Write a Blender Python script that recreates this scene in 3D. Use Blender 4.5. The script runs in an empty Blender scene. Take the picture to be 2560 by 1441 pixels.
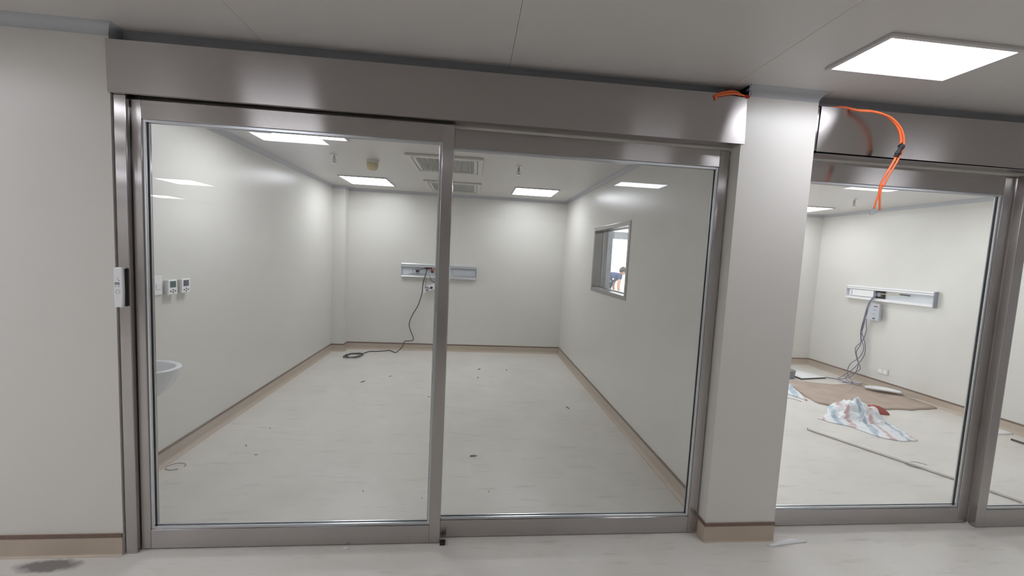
import bpy, bmesh, math, random
from mathutils import Vector, noise
random.seed(7)
S = bpy.context.scene
COL = S.collection
PI = math.pi

# ------------------------------------------------------------------ camera
CAM_F, YAW, PITCH, ROLL = 1007.632, .0995, -.0797, .0495
cd = bpy.data.cameras.new('camera')
cam = bpy.data.objects.new('camera', cd)
COL.objects.link(cam)
cd.sensor_fit = 'HORIZONTAL'
cd.sensor_width = 36
cd.lens = CAM_F / 2560 * 36
cd.clip_start = .02
fw = Vector((math.sin(YAW) * math.cos(PITCH), math.cos(YAW) * math.cos(PITCH), math.sin(PITCH)))
rt = Vector((math.cos(YAW), -math.sin(YAW), 0))
up = rt.cross(fw)
r2 = math.cos(ROLL) * rt + math.sin(ROLL) * up
u2 = -math.sin(ROLL) * rt + math.cos(ROLL) * up
from mathutils import Matrix
cam.matrix_world = Matrix(((r2.x, u2.x, -fw.x, 0), (r2.y, u2.y, -fw.y, -2.0418), (r2.z, u2.z, -fw.z, 1.5603), (0, 0, 0, 1)))
S.camera = cam

# ------------------------------------------------------------------ world, exposure
w = bpy.data.worlds.new('overcast_sky')
S.world = w
w.use_nodes = True
bg = w.node_tree.nodes['Background']
bg.inputs[0].default_value = (.93, .97, 1, 1)
bg.inputs[1].default_value = 4.0
S.view_settings.view_transform = 'Standard'
S.view_settings.look = 'None'
S.view_settings.gamma = 1
S.view_settings.use_curve_mapping = False
S.view_settings.exposure = 0.08
ROOM_LIGHT = 12.2        # radiance of the 600 x 600 ceiling panels
HALL_LIGHT = 14.0        # radiance of the 600 x 300 hall panels

# ------------------------------------------------------------------ materials
def new_mat(name):
    m = bpy.data.materials.new(name)
    m.use_nodes = True
    nt = m.node_tree
    return m, nt, nt.nodes['Principled BSDF']

def plain(name, col, rough=.5, metal=0, spec=.5, vary=0, scale=6, bump=0, bscale=200):
    m, nt, b = new_mat(name)
    b.inputs['Roughness'].default_value = rough
    b.inputs['Metallic'].default_value = metal
    b.inputs['Specular IOR Level'].default_value = spec
    b.inputs['Base Color'].default_value = (*col, 1)
    if vary or bump:
        tc = nt.nodes.new('ShaderNodeTexCoord')
    if vary:
        n = nt.nodes.new('ShaderNodeTexNoise')
        n.inputs['Scale'].default_value = scale
        n.inputs['Detail'].default_value = 5
        nt.links.new(tc.outputs['Object'], n.inputs['Vector'])
        r = nt.nodes.new('ShaderNodeValToRGB')
        r.color_ramp.elements[0].position = .3
        r.color_ramp.elements[1].position = .7
        r.color_ramp.elements[0].color = (*[c * (1 - vary) for c in col], 1)
        r.color_ramp.elements[1].color = (*[min(1, c * (1 + vary)) for c in col], 1)
        nt.links.new(n.outputs['Fac'], r.inputs['Fac'])
        nt.links.new(r.outputs['Color'], b.inputs['Base Color'])
    if bump:
        n2 = nt.nodes.new('ShaderNodeTexNoise')
        n2.inputs['Scale'].default_value = bscale
        nt.links.new(tc.outputs['Object'], n2.inputs['Vector'])
        bp = nt.nodes.new('ShaderNodeBump')
        bp.inputs['Strength'].default_value = bump
        bp.inputs['Distance'].default_value = .002
        nt.links.new(n2.outputs['Fac'], bp.inputs['Height'])
        nt.links.new(bp.outputs['Normal'], b.inputs['Normal'])
    return m

def steel(name, tangent, stretch, rough=.20, col=(.47, .445, .44), aniso=1.0):
    # brushed stainless steel; the tangent lies across the brush marks
    m, nt, b = new_mat(name)
    b.inputs['Metallic'].default_value = 1
    b.inputs['Anisotropic'].default_value = aniso
    cx = nt.nodes.new('ShaderNodeCombineXYZ')
    for i in range(3):
        cx.inputs[i].default_value = tangent[i]
    nt.links.new(cx.outputs[0], b.inputs['Tangent'])
    tc = nt.nodes.new('ShaderNodeTexCoord')
    mp = nt.nodes.new('ShaderNodeMapping')
    mp.inputs['Scale'].default_value = stretch
    nt.links.new(tc.outputs['Object'], mp.inputs['Vector'])
    n = nt.nodes.new('ShaderNodeTexNoise')
    n.inputs['Scale'].default_value = 1
    n.inputs['Detail'].default_value = 3
    nt.links.new(mp.outputs[0], n.inputs['Vector'])
    r = nt.nodes.new('ShaderNodeMapRange')
    r.inputs['To Min'].default_value = rough - .012
    r.inputs['To Max'].default_value = rough + .012
    nt.links.new(n.outputs['Fac'], r.inputs['Value'])
    nt.links.new(r.outputs[0], b.inputs['Roughness'])
    cr = nt.nodes.new('ShaderNodeValToRGB')
    cr.color_ramp.elements[0].color = (*[c * .97 for c in col], 1)
    cr.color_ramp.elements[1].color = (*[c * 1.03 for c in col], 1)
    nt.links.new(n.outputs['Fac'], cr.inputs['Fac'])
    nt.links.new(cr.outputs['Color'], b.inputs['Base Color'])
    return m

def emitter(name, col, strength):
    m, nt, b = new_mat(name)
    b.inputs['Base Color'].default_value = (.8, .8, .8, 1)
    b.inputs['Emission Color'].default_value = (*col, 1)
    b.inputs['Emission Strength'].default_value = strength
    return m

def glass_mat(name, tint, haze):
    m = bpy.data.materials.new(name)
    m.use_nodes = True
    nt = m.node_tree
    nt.nodes.remove(nt.nodes['Principled BSDF'])
    out = nt.nodes['Material Output']
    lw = nt.nodes.new('ShaderNodeLayerWeight')
    lw.inputs['Blend'].default_value = .5
    pw = nt.nodes.new('ShaderNodeMath'); pw.operation = 'POWER'; pw.inputs[1].default_value = 5
    nt.links.new(lw.outputs['Facing'], pw.inputs[0])
    ma = nt.nodes.new('ShaderNodeMath'); ma.operation = 'MULTIPLY_ADD'
    ma.inputs[1].default_value = .97; ma.inputs[2].default_value = .030
    nt.links.new(pw.outputs[0], ma.inputs[0])
    tr = nt.nodes.new('ShaderNodeBsdfTransparent'); tr.inputs[0].default_value = (*tint, 1)
    gl = nt.nodes.new('ShaderNodeBsdfGlossy'); gl.inputs['Roughness'].default_value = .0
    gl.inputs['Color'].default_value = (1, 1, 1, 1)
    mx = nt.nodes.new('ShaderNodeMixShader')
    nt.links.new(ma.outputs[0], mx.inputs[0]); nt.links.new(tr.outputs[0], mx.inputs[1]); nt.links.new(gl.outputs[0], mx.inputs[2])
    # a film of dust and wiping smears
    tc = nt.nodes.new('ShaderNodeTexCoord')
    n = nt.nodes.new('ShaderNodeTexNoise'); n.inputs['Scale'].default_value = 2.2; n.inputs['Detail'].default_value = 6
    nt.links.new(tc.outputs['Object'], n.inputs['Vector'])
    mr = nt.nodes.new('ShaderNodeMapRange')
    mr.inputs['From Min'].default_value = .42; mr.inputs['From Max'].default_value = .75
    mr.inputs['To Min'].default_value = haze * .35; mr.inputs['To Max'].default_value = haze
    nt.links.new(n.outputs['Fac'], mr.inputs['Value'])
    gh = nt.nodes.new('ShaderNodeBsdfGlossy'); gh.inputs['Roughness'].default_value = .28
    gh.inputs['Color'].default_value = (.9, .93, 1, 1)
    mx2 = nt.nodes.new('ShaderNodeMixShader')
    nt.links.new(mr.outputs[0], mx2.inputs[0]); nt.links.new(mx.outputs[0], mx2.inputs[1]); nt.links.new(gh.outputs[0], mx2.inputs[2])
    nt.links.new(mx2.outputs[0], out.inputs['Surface'])
    return m

def floor_mat():
    m, nt, b = new_mat('cream_vinyl')
    L = nt.links.new
    N = nt.nodes.new
    b.inputs['Roughness'].default_value = .36
    b.inputs['Specular IOR Level'].default_value = .4
    tc = N('ShaderNodeTexCoord')
    n = N('ShaderNodeTexNoise'); n.inputs['Scale'].default_value = 2.3; n.inputs['Detail'].default_value = 7; n.inputs['Roughness'].default_value = .62
    L(tc.outputs['Object'], n.inputs['Vector'])
    r = N('ShaderNodeValToRGB')
    r.color_ramp.elements[0].position = .3; r.color_ramp.elements[0].color = (.67, .64, .585, 1)
    r.color_ramp.elements[1].position = .72; r.color_ramp.elements[1].color = (.74, .715, .67, 1)
    L(n.outputs['Fac'], r.inputs['Fac'])
    # dragged scuff marks
    mp = N('ShaderNodeMapping'); mp.inputs['Rotation'].default_value = (0, 0, -.55); mp.inputs['Scale'].default_value = (1.2, 9, 1)
    L(tc.outputs['Object'], mp.inputs['Vector'])
    n2 = N('ShaderNodeTexNoise'); n2.inputs['Scale'].default_value = 2.4; n2.inputs['Detail'].default_value = 8; n2.inputs['Roughness'].default_value = .7
    L(mp.outputs[0], n2.inputs['Vector'])
    mr = N('ShaderNodeMapRange'); mr.inputs['From Min'].default_value = .56; mr.inputs['From Max'].default_value = .72; mr.inputs['To Max'].default_value = .42
    L(n2.outputs['Fac'], mr.inputs['Value'])
    mx = N('ShaderNodeMix'); mx.data_type = 'RGBA'
    mx.inputs['B'].default_value = (.30, .27, .23, 1)
    L(mr.outputs[0], mx.inputs['Factor']); L(r.outputs['Color'], mx.inputs['A'])
    # the dark smear on the hall floor beside the wall
    vs = N('ShaderNodeVectorMath'); vs.operation = 'SUBTRACT'; vs.inputs[1].default_value = (-1.925, -.062, 0)
    L(tc.outputs['Object'], vs.inputs[0])
    nw = N('ShaderNodeTexNoise'); nw.inputs['Scale'].default_value = 24; nw.inputs['Detail'].default_value = 4
    L(tc.outputs['Object'], nw.inputs['Vector'])
    vsc = N('ShaderNodeVectorMath'); vsc.operation = 'SCALE'; vsc.inputs['Scale'].default_value = .05
    sb = N('ShaderNodeVectorMath'); sb.operation = 'SUBTRACT'; sb.inputs[1].default_value = (.5, .5, .5)
    L(nw.outputs['Color'], sb.inputs[0]); L(sb.outputs[0], vsc.inputs[0])
    va = N('ShaderNodeVectorMath'); va.operation = 'ADD'; L(vs.outputs[0], va.inputs[0]); L(vsc.outputs[0], va.inputs[1])
    mp2 = N('ShaderNodeMapping'); mp2.inputs['Rotation'].default_value = (0, 0, -.2); mp2.inputs['Scale'].default_value = (1 / .13, 1 / .038, 0)
    L(va.outputs[0], mp2.inputs['Vector'])
    ln = N('ShaderNodeVectorMath'); ln.operation = 'LENGTH'; L(mp2.outputs[0], ln.inputs[0])
    m3 = N('ShaderNodeMapRange'); m3.inputs['From Min'].default_value = 1.25; m3.inputs['From Max'].default_value = .7; m3.inputs['To Max'].default_value = .8
    L(ln.outputs['Value'], m3.inputs['Value'])
    mx2 = N('ShaderNodeMix'); mx2.data_type = 'RGBA'; mx2.inputs['B'].default_value = (.13, .115, .12, 1)
    L(m3.outputs[0], mx2.inputs['Factor']); L(mx.outputs['Result'], mx2.inputs['A'])
    L(mx2.outputs['Result'], b.inputs['Base Color'])
    return m

def sack_mat():
    # white woven plastic with broad faded red and blue bands
    m, nt, b = new_mat('striped_sack')
    L = nt.links.new; N = nt.nodes.new
    b.inputs['Roughness'].default_value = .45
    tc = N('ShaderNodeTexCoord')
    n = N('ShaderNodeTexNoise'); n.inputs['Scale'].default_value = 7
    L(tc.outputs['Object'], n.inputs['Vector'])
    sc = N('ShaderNodeVectorMath'); sc.operation = 'SCALE'; sc.inputs['Scale'].default_value = .16
    L(n.outputs['Color'], sc.inputs[0])
    ad = N('ShaderNodeVectorMath'); ad.operation = 'ADD'
    L(tc.outputs['Object'], ad.inputs[0]); L(sc.outputs[0], ad.inputs[1])
    prev = None
    for (rot, scale, ph, col) in ((.5, 4.2, 0, (.52, .17, .17, 1)), (.5, 4.2, 2.4, (.20, .32, .48, 1)), (2.0, 3.5, 1.0, (.58, .66, .70, 1))):
        mp = N('ShaderNodeMapping'); mp.inputs['Rotation'].default_value = (0, 0, rot)
        L(ad.outputs[0], mp.inputs['Vector'])
        wv = N('ShaderNodeTexWave'); wv.inputs['Scale'].default_value = scale / 6.28 * 2; wv.inputs['Phase Offset'].default_value = ph
        L(mp.outputs[0], wv.inputs['Vector'])
        mr = N('ShaderNodeMapRange'); mr.inputs['From Min'].default_value = .88; mr.inputs['From Max'].default_value = .97; mr.inputs['To Max'].default_value = .62
        L(wv.outputs['Fac'], mr.inputs['Value'])
        mx = N('ShaderNodeMix'); mx.data_type = 'RGBA'
        mx.inputs['B'].default_value = col
        if prev is None: mx.inputs['A'].default_value = (.78, .81, .83, 1)
        else: L(prev, mx.inputs['A'])
        L(mr.outputs[0], mx.inputs['Factor'])
        prev = mx.outputs['Result']
    L(prev, b.inputs['Base Color'])
    return m

M = dict(
    wall=plain('cream_wall_panel', (.70, .675, .635), .34, spec=.45, vary=.012, scale=1.5),
    wall2=plain('cream_wall_room', (.71, .695, .65), .30, spec=.5, vary=.012, scale=1.5),
    hallwall=plain('white_hall_wall', (.80, .785, .76), .5),
    ceil=plain('ceiling_panel_white', (.69, .665, .65), .42, spec=.4, vary=.012, scale=2),
    cove=plain('grey_cove', (.50, .51, .54), .45),
    base=plain('tan_skirting', (.50, .415, .33), .4, vary=.03, scale=9),
    stripe=plain('brown_stripe', (.19, .125, .095), .5, vary=.08, scale=30),
    floor=floor_mat(),
    steel_h=steel('brushed_steel_across', (0, .15, 1), (3, 3, 500)),
    steel_v=steel('brushed_steel_upright', (1, .6, 0), (500, 500, 3)),
    bead=plain('satin_aluminium_bead', (.62, .64, .67), .28, 1),
    glass=glass_mat('door_glass', (.965, .972, .965), .06),
    glass_clean=glass_mat('window_glass', (.97, .98, .97), .03),
    seal=plain('black_rubber_and_shadow', (.015, .014, .016), .6),  # rubber parts, and the painted shadow beside the remote
    shade_and_dark=plain('gap_shade_and_dark_parts', (.02, .017, .018), .9, spec=.1),  # shade painted into gaps and the pipe bore; also plain dark parts
    white=plain('white_plastic', (.88, .88, .89), .35),
    offwhite=plain('off_white_enamel', (.70, .68, .63), .4),
    slat=plain('grille_grey', (.52, .52, .50), .5),
    lcd=plain('green_display', (.05, .10, .09), .2),
    lcd2=plain('grey_display', (.09, .10, .12), .2),
    greyprint=plain('grey_print', (.28, .30, .34), .5),
    button=plain('dark_button', (.12, .11, .12), .5),
    chrome=plain('chrome', (.7, .7, .72), .12, 1),
    brass=plain('sprinkler_metal', (.42, .42, .45), .25, 1),
    lightframe=plain('light_frame', (.66, .63, .63), .35, .0),
    lamp_r=emitter('lit_diffuser_room', (.96, .98, 1.05), ROOM_LIGHT),
    lamp_h=emitter('lit_diffuser_hall', (.955, .98, 1.05), HALL_LIGHT),
    ceramic=plain('white_ceramic', (.80, .82, .84), .12),
    alu=plain('anodised_aluminium', (.74, .75, .78), .35, .6),
    trunk=plain('trunking_white', (.50, .53, .58), .4),
    trunk_in=plain('trunking_inside', (.66, .69, .73), .4),
    black=plain('black_cable', (.018, .018, .024), .5),
    rag=plain('red_cloth', (.36, .07, .06), .9),
    purple=plain('violet_grey_cable', (.19, .17, .25), .5),
    orange=plain('orange_cable', (.85, .17, .05), .45),
    redcap=plain('red_cable', (.50, .03, .02), .5),
    yellow=plain('yellow_cap', (.62, .53, .30), .5, vary=.1, scale=40),
    paper=plain('brown_paper', (.43, .335, .275), .8, vary=.12, scale=5, bump=.4, bscale=25),
    whitepaper=plain('white_paper', (.80, .80, .80), .7),
    sack=sack_mat(),
    pole=plain('white_pipe', (.80, .78, .71), .4),
    grey=plain('grey_plastic', (.19, .20, .22), .5),
    darkwood=plain('dark_edge', (.05, .035, .035), .6),
    concrete=plain('raw_concrete', (.36, .37, .40), .85, vary=.18, scale=7, bump=.5, bscale=40),
    ground=plain('pale_screed', (.55, .55, .54), .9, vary=.06, scale=2),
    dirt=plain('dirt_scrap', (.16, .14, .12), .9, vary=.2, scale=60),
    skin=plain('skin', (.48, .27, .18), .5),
    shirt=plain('blue_tshirt', (.045, .065, .14), .85),
    jeans=plain('dark_jeans', (.05, .055, .075), .9),
    belt=plain('pale_waistband', (.55, .55, .52), .8),
    hair=plain('dark_hair', (.035, .022, .02), .6),
    shoe=plain('dark_shoe', (.04, .04, .04), .6),
)

# ------------------------------------------------------------------ helpers
def wloc(p):
    v = Vector((0, 0, 0))
    while p is not None:
        v = v + Vector(p.location)
        p = p.parent
    return v

def tag(o, label=None, cat=None, group=None, kind=None):
    if label: o['label'] = label
    if cat: o['category'] = cat
    if group: o['group'] = group
    if kind: o['kind'] = kind
    return o

def empty(name, loc, label=None, cat=None, group=None, kind=None):
    o = bpy.data.objects.new(name, None)
    COL.objects.link(o)
    o.location = loc
    o.empty_display_size = .05
    return tag(o, label, cat, group, kind)

class MB:
    """collects shapes in world coordinates; build() links them as one mesh object"""
    def __init__(s):
        s.v, s.f = [], []
        s.bev = 0
    def add(s, vs, fs):
        n = len(s.v)
        s.v += [tuple(v) for v in vs]
        s.f += [tuple(i + n for i in f) for f in fs]
        return s
    def box(s, x0, x1, y0, y1, z0, z1):
        vs = [(x, y, z) for x in (x0, x1) for y in (y0, y1) for z in (z0, z1)]
        return s.add(vs, [(0, 1, 3, 2), (4, 6, 7, 5), (0, 4, 5, 1), (2, 3, 7, 6), (0, 2, 6, 4), (1, 5, 7, 3)])
    def prism(s, poly, a, b):
        """poly: points; extruded from +a to +b (vectors)"""
        n = len(poly)
        P = [Vector(p) for p in poly]
        vs = [p + Vector(a) for p in P] + [p + Vector(b) for p in P]
        fs = [tuple(range(n)), tuple(range(2 * n - 1, n - 1, -1))] + [(i, (i + 1) % n, (i + 1) % n + n, i + n) for i in range(n)]
        return s.add(vs, fs)
    def tube(s, pts, r, seg=8, smooth=6, cap=True):
        P = catmull(pts, smooth) if smooth > 1 and len(pts) > 2 else [Vector(p) for p in pts]
        R = r if callable(r) else (lambda t: r)
        prevn = None
        base = len(s.v)
        n = len(P)
        for i, p in enumerate(P):
            t = (P[min(i + 1, n - 1)] - P[max(i - 1, 0)])
            if t.length < 1e-9: t = Vector((0, 0, 1))
            t.normalize()
            if prevn is None:
                a = Vector((0, 0, 1)) if abs(t.z) < .9 else Vector((1, 0, 0))
                nn = t.cross(a).normalized()
            else:
                nn = (prevn - t * prevn.dot(t))
                nn = nn.normalized() if nn.length > 1e-6 else t.orthogonal().normalized()
            prevn = nn
            bb = t.cross(nn)
            rr = R(i / (n - 1))
            for k in range(seg):
                an = 2 * PI * k / seg
                s.v.append(tuple(p + nn * math.cos(an) * rr + bb * math.sin(an) * rr))
        for i in range(n - 1):
            for k in range(seg):
                a = base + i * seg + k; b = base + i * seg + (k + 1) % seg
                s.f.append((a, b, b + seg, a + seg))
        if cap:
            s.f.append(tuple(base + k for k in range(seg - 1, -1, -1)))
            s.f.append(tuple(base + (n - 1) * seg + k for k in range(seg)))
        return s
    def lathe(s, c, prof, seg=24, axis='z', sx=1, sy=1):
        """prof: list of (radius, offset along the axis)"""
        base = len(s.v); n = len(prof)
        for (r, h) in prof:
            for k in range(seg):
                a = 2 * PI * k / seg
                u, v = r * math.cos(a) * sx, r * math.sin(a) * sy
                d = {'z': (u, v, h), 'y': (u, h, v), 'x': (h, u, v)}[axis]
                s.v.append((c[0] + d[0], c[1] + d[1], c[2] + d[2]))
        for i in range(n - 1):
            for k in range(seg):
                a = base + i * seg + k; b = base + i * seg + (k + 1) % seg
                s.f.append((a, b, b + seg, a + seg))
        s.f.append(tuple(base + k for k in range(seg - 1, -1, -1)))
        s.f.append(tuple(base + (n - 1) * seg + k for k in range(seg)))
        return s
    def build(s, name, mat, parent=None, bevel=0, smooth=False, loc=None, label=None, cat=None, group=None, kind=None):
        me = bpy.data.meshes.new(name)
        bm = bmesh.new()
        off = wloc(parent) if parent is not None else Vector((0, 0, 0))
        if loc is not None: off = off + (Vector(loc) - off)
        vv = [bm.verts.new(Vector(v) - off) for v in s.v]
        for f in s.f:
            try: bm.faces.new([vv[i] for i in f])
            except ValueError: pass
        bmesh.ops.recalc_face_normals(bm, faces=bm.faces)
        if bevel:
            bmesh.ops.bevel(bm, geom=[e for e in bm.edges if e.is_manifold and e.calc_face_angle(0) > .6], offset=bevel, segments=2, affect='EDGES', profile=.5)
        bm.to_mesh(me); bm.free()
        if smooth:
            for p in me.polygons: p.use_smooth = True
        me.materials.append(M[mat] if isinstance(mat, str) else mat)
        o = bpy.data.objects.new(name, me)
        COL.objects.link(o)
        if loc is not None:
            o.location = Vector(loc) - (wloc(parent) if parent is not None else Vector((0, 0, 0)))
        if parent is not None: o.parent = parent
        return tag(o, label, cat, group, kind)

def catmull(pts, k):
    P = [Vector(p) for p in pts]
    out = []
    for i in range(len(P) - 1):
        p0, p1, p2, p3 = P[max(i - 1, 0)], P[i], P[i + 1], P[min(i + 2, len(P) - 1)]
        for j in range(k):
            t = j / k
            out.append(.5 * ((2 * p1) + (p2 - p0) * t + (2 * p0 - 5 * p1 + 4 * p2 - p3) * t * t + (3 * p1 - p0 - 3 * p2 + p3) * t ** 3))
    out.append(P[-1])
    return out

def bx(name, mat, parent, x0, x1, y0, y1, z0, z1, bevel=0, **k):
    return MB().box(x0, x1, y0, y1, z0, z1).build(name, mat, parent, bevel, **k)

def struct(name, mb, mat, label, cat='wall', bevel=0, parent=None, smooth=False):
    return mb.build(name, mat, parent, bevel, smooth, label=label, cat=cat, kind='structure')

def copy_tree(o, parent=None):
    c = o.copy()
    COL.objects.link(c)
    c.parent = parent
    for ch in list(o.children):
        copy_tree(ch, c)
    return c

# ------------------------------------------------------------------ main dimensions
HC = 2.49            # hall ceiling
RC = 2.46            # room ceiling
XL, XR = -2.075, 1.45            # side walls of the near room
YB = 4.33
X2L, X2R = 1.60, 5.607           # side walls of the next room
HX0, HX1, HY0 = -7.6, 6.6, -8.2  # extent of the hall

# ------------------------------------------------------------------ floor, ceilings, walls
struct('floor', MB().box(HX0 - .2, HX1 + .2, HY0 - .2, YB + .15, -.12, 0), 'floor', 'cream vinyl floor with faint scuff marks running through hall and rooms', 'floor')
struct('ground', MB().box(-6, 16, YB + .15, 22, -.14, -.02), 'ground', 'pale sunlit screed outside the far opening', 'ground')
ce = struct('ceiling', MB().box(HX0 - .2, HX1 + .2, HY0 - .2, .16, HC + .012, HC + .15), 'cove', 'hall ceiling of long grey-white panels with fine joints', 'ceiling')
k0 = int(math.floor((HX0 - .141) / 1.15))
k1 = int(math.ceil((HX1 - .141) / 1.15))
for k in range(k0, k1):
    a, b = max(HX0 - .1, .141 + 1.15 * k + .0007), min(HX1 + .1, .141 + 1.15 * (k + 1) - .0007)
    bx('ceiling_panel', 'ceil', ce, a, b, HY0 - .1, .1, HC, HC + .0115, .0008)
struct('ceiling', MB().box(XL - .12, XR + .14, .10, YB + .15, RC, RC + .15), 'ceil', 'plain white ceiling of the near room behind the wide glass doors', 'ceiling')
struct('ceiling', MB().box(X2L - .005, X2R + .15, .10, YB + .15, RC, RC + .15), 'ceil', 'plain white ceiling of the bright room on the right', 'ceiling')

# hall front wall, pieces left and right of the doors
struct('wall_front', MB().box(HX0, -1.652, 0, .15, 0, HC + .01), 'wall', 'cream panel wall left of the steel sliding door')
cp = struct('wall_pier', MB().box(1.368, 1.784, 0, .15, 0, HC + .01), 'wall', 'narrow cream pier between the two glazed door openings')
struct('wall_front', MB().box(4.72, HX1, 0, .15, 0, HC + .01), 'wall', 'cream panel wall right of the second pair of sliding doors')
struct('wall_lintel', MB().box(-1.652, 1.368, .072, .15, 2.18, HC + .01), 'wall', 'cream lintel set back above the near steel door header')
struct('wall_lintel', MB().box(1.784, 4.72, .072, .15, 2.18, HC + .01), 'wall', 'cream lintel set back above the right hand steel door header')
# hall enclosure
struct('wall_hall_left', MB().box(HX0 - .15, HX0, HY0, .15, 0, HC + .01), 'hallwall', 'far left end wall of the hall')
struct('wall_hall_right', MB().box(HX1, HX1 + .15, HY0, .15, 0, HC + .01), 'hallwall', 'far right end wall of the hall')
struct('wall_hall_back', MB().box(HX0 - .15, HX1 + .15, HY0 - .15, HY0, 0, HC + .01), 'hallwall', 'hall wall opposite the glass doors')

# near room
struct('wall_left', MB().box(XL - .12, XL, .15, YB, 0, RC), 'wall2', 'glossy cream left wall of the near room')
struct('wall_back', MB().box(XL - .12, XR + .07, YB, YB + .15, 0, RC), 'wall2', 'cream back wall of the near room')
struct('wall_corner', MB().box(XL, -1.895, 4.16, YB, 0, RC), 'wall2', 'shallow boxed pier in the back left corner of the near room')
# partition with the window opening (four pieces of one wall)
WY0, WY1, WZ0, WZ1 = 1.625, 2.75, 1.188, 1.945
part = MB()
part.box(XR, X2L, .15, WY0, 0, RC).box(XR, X2L, WY1, YB, 0, RC).box(XR, X2L, WY0, WY1, 0, WZ0).box(XR, X2L, WY0, WY1, WZ1, RC)
struct('wall_right', part, 'wall2', 'cream partition with an internal window between the two rooms')
# next room
struct('wall_far_right', MB().box(X2R, X2R + .15, .15, YB, 0, RC), 'wall2', 'cream right wall of the bright room carrying a trunking unit')
struct('wall_far_corner', MB().box(4.25, X2R, 4.03, YB, 0, RC), 'wall2', 'cream boxed pier in the far corner of the bright room')
bk = MB()
bk.box(X2L - .08, 2.235, YB, YB + .22, 0, RC)           # pier
bk.box(2.235, 4.25, YB, YB + .22, 1.925, 2.03)          # beam
bk.box(2.235, 4.25, YB, YB + .22, 2.40, RC)
bk.box(4.25, X2R + .15, YB, YB + .22, 0, RC)
struct('wall_far_back', bk, 'concrete', 'raw concrete outer wall with an open bay behind the bright room')

# ------------------------------------------------------------------ coves and skirting
def prof_sweep(name, prof, p0, p1, n, mat, label, cat, parent=None, kind='structure', m0=0, m1=0):
    """prof: (out, z) points; swept along p0-p1, n = outward direction"""
    p0, p1, n = Vector(p0), Vector(p1), Vector(n)
    d = (p1 - p0).normalized()
    A = [p0 + n * o + Vector((0, 0, z)) - d * o * m0 for (o, z) in prof]
    B = [p1 + n * o + Vector((0, 0, z)) + d * o * m1 for (o, z) in prof]
    k = len(A)
    mb = MB().add(A + B, [tuple(range(k)), tuple(range(2 * k - 1, k - 1, -1))] + [(i, (i + 1) % k, (i + 1) % k + k, i + k) for i in range(k)])
    return mb.build(name, mat, parent, label=label, cat=cat, kind=kind)

NT = [0]
def cove(p0, p1, n, zc, r, label, m0=0, m1=0):
    NT[0] += 1
    prof = [(-.001, zc + .001)] + [(r - r * math.cos(t * PI / 16), zc - r + r * math.sin(t * PI / 16)) for t in range(9)]
    prof = [(-.001, zc - r)] + prof[1:] + [(r, zc + .001), (-.001, zc + .001)]
    o = prof_sweep('trim_%d' % NT[0], prof, (*p0, 0), (*p1, 0), (*n, 0), 'cove', label, 'cove', m0=m0, m1=m1)
    for p in o.data.polygons: p.use_smooth = False
    return o

HB = .112
def skirting(name, p0, p1, n, label, ft=.03):
    prof = [(0, 0), (0, HB), (.006, HB), (.006, ft * 1.15)] + [(.006 + ft - ft * math.cos(t * PI / 12), ft * 1.15 - (ft * 1.15 - .0005) * math.sin(t * PI / 12)) for t in range(1, 7)] + [(.006 + ft, 0)]
    o = prof_sweep(name, prof, (*p0, 0), (*p1, 0), (*n, 0), 'base', label, 'skirting')
    p0, p1, nv = Vector((*p0, 0)), Vector((*p1, 0)), Vector((*n, 0))
    poly = [p0 + nv * a + Vector((0, 0, z)) for (a, z) in ((.004, HB - .018), (.004, HB + .0015), (.0085, HB + .0005), (.0085, HB - .018))]
    MB().prism(poly, (0, 0, 0), p1 - p0).build('stripe', 'stripe', o, label='brown top stripe')
    return o

CR = .045
cove((HX0, 0), (-1.652, 0), (0, -1), HC, CR, 'grey cove along the hall ceiling above the left wall', 0, 1)
cove((-1.652, 0), (-1.652, .072), (1, 0), HC, CR, 'short grey cove return at the left end of the near door header', 1, -1)
cove((-1.652, .072), (1.285, .072), (0, -1), HC, CR, 'grey cove along the ceiling above the near door header', -1, 0)
cove((1.368, 0), (1.784, 0), (0, -1), HC, CR, 'grey cove on top of the narrow pier', 0, 1)
cove((1.784, .072), (4.72, .072), (0, -1), HC, CR, 'grey cove along the ceiling above the right door header', -1, 0)
cove((1.784, 0), (1.784, .072), (1, 0), HC, CR, 'short grey cove return right of the pier', 1, -1)
cove((4.72, 0), (HX1, 0), (0, -1), HC, CR, 'grey cove along the hall ceiling at the far right wall')
cove((XL, .15), (XL, 4.16), (1, 0), RC, CR, 'grey cove along the left wall of the near room', 0, -1)
cove((XL, 4.16), (-1.895, 4.16), (0, -1), RC, CR, 'grey cove on the boxed corner pier of the near room', -1, 1)
cove((-1.895, 4.16), (-1.895, YB), (1, 0), RC, CR, 'grey cove return beside the boxed corner pier', 1, -1)
cove((-1.895, YB), (XR, YB), (0, -1), RC, CR, 'grey cove along the back wall of the near room', -1, -1)
cove((XR, .15), (XR, YB), (-1, 0), RC, CR, 'grey cove along the window wall of the near room', 0, -1)
cove((X2R, .15), (X2R, 4.03), (-1, 0), RC, CR, 'grey cove along the right wall of the bright room', 0, -1)
cove((4.25, 4.03), (X2R, 4.03), (0, -1), RC, CR, 'grey cove on the far corner pier of the bright room', 0, -1)

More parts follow.
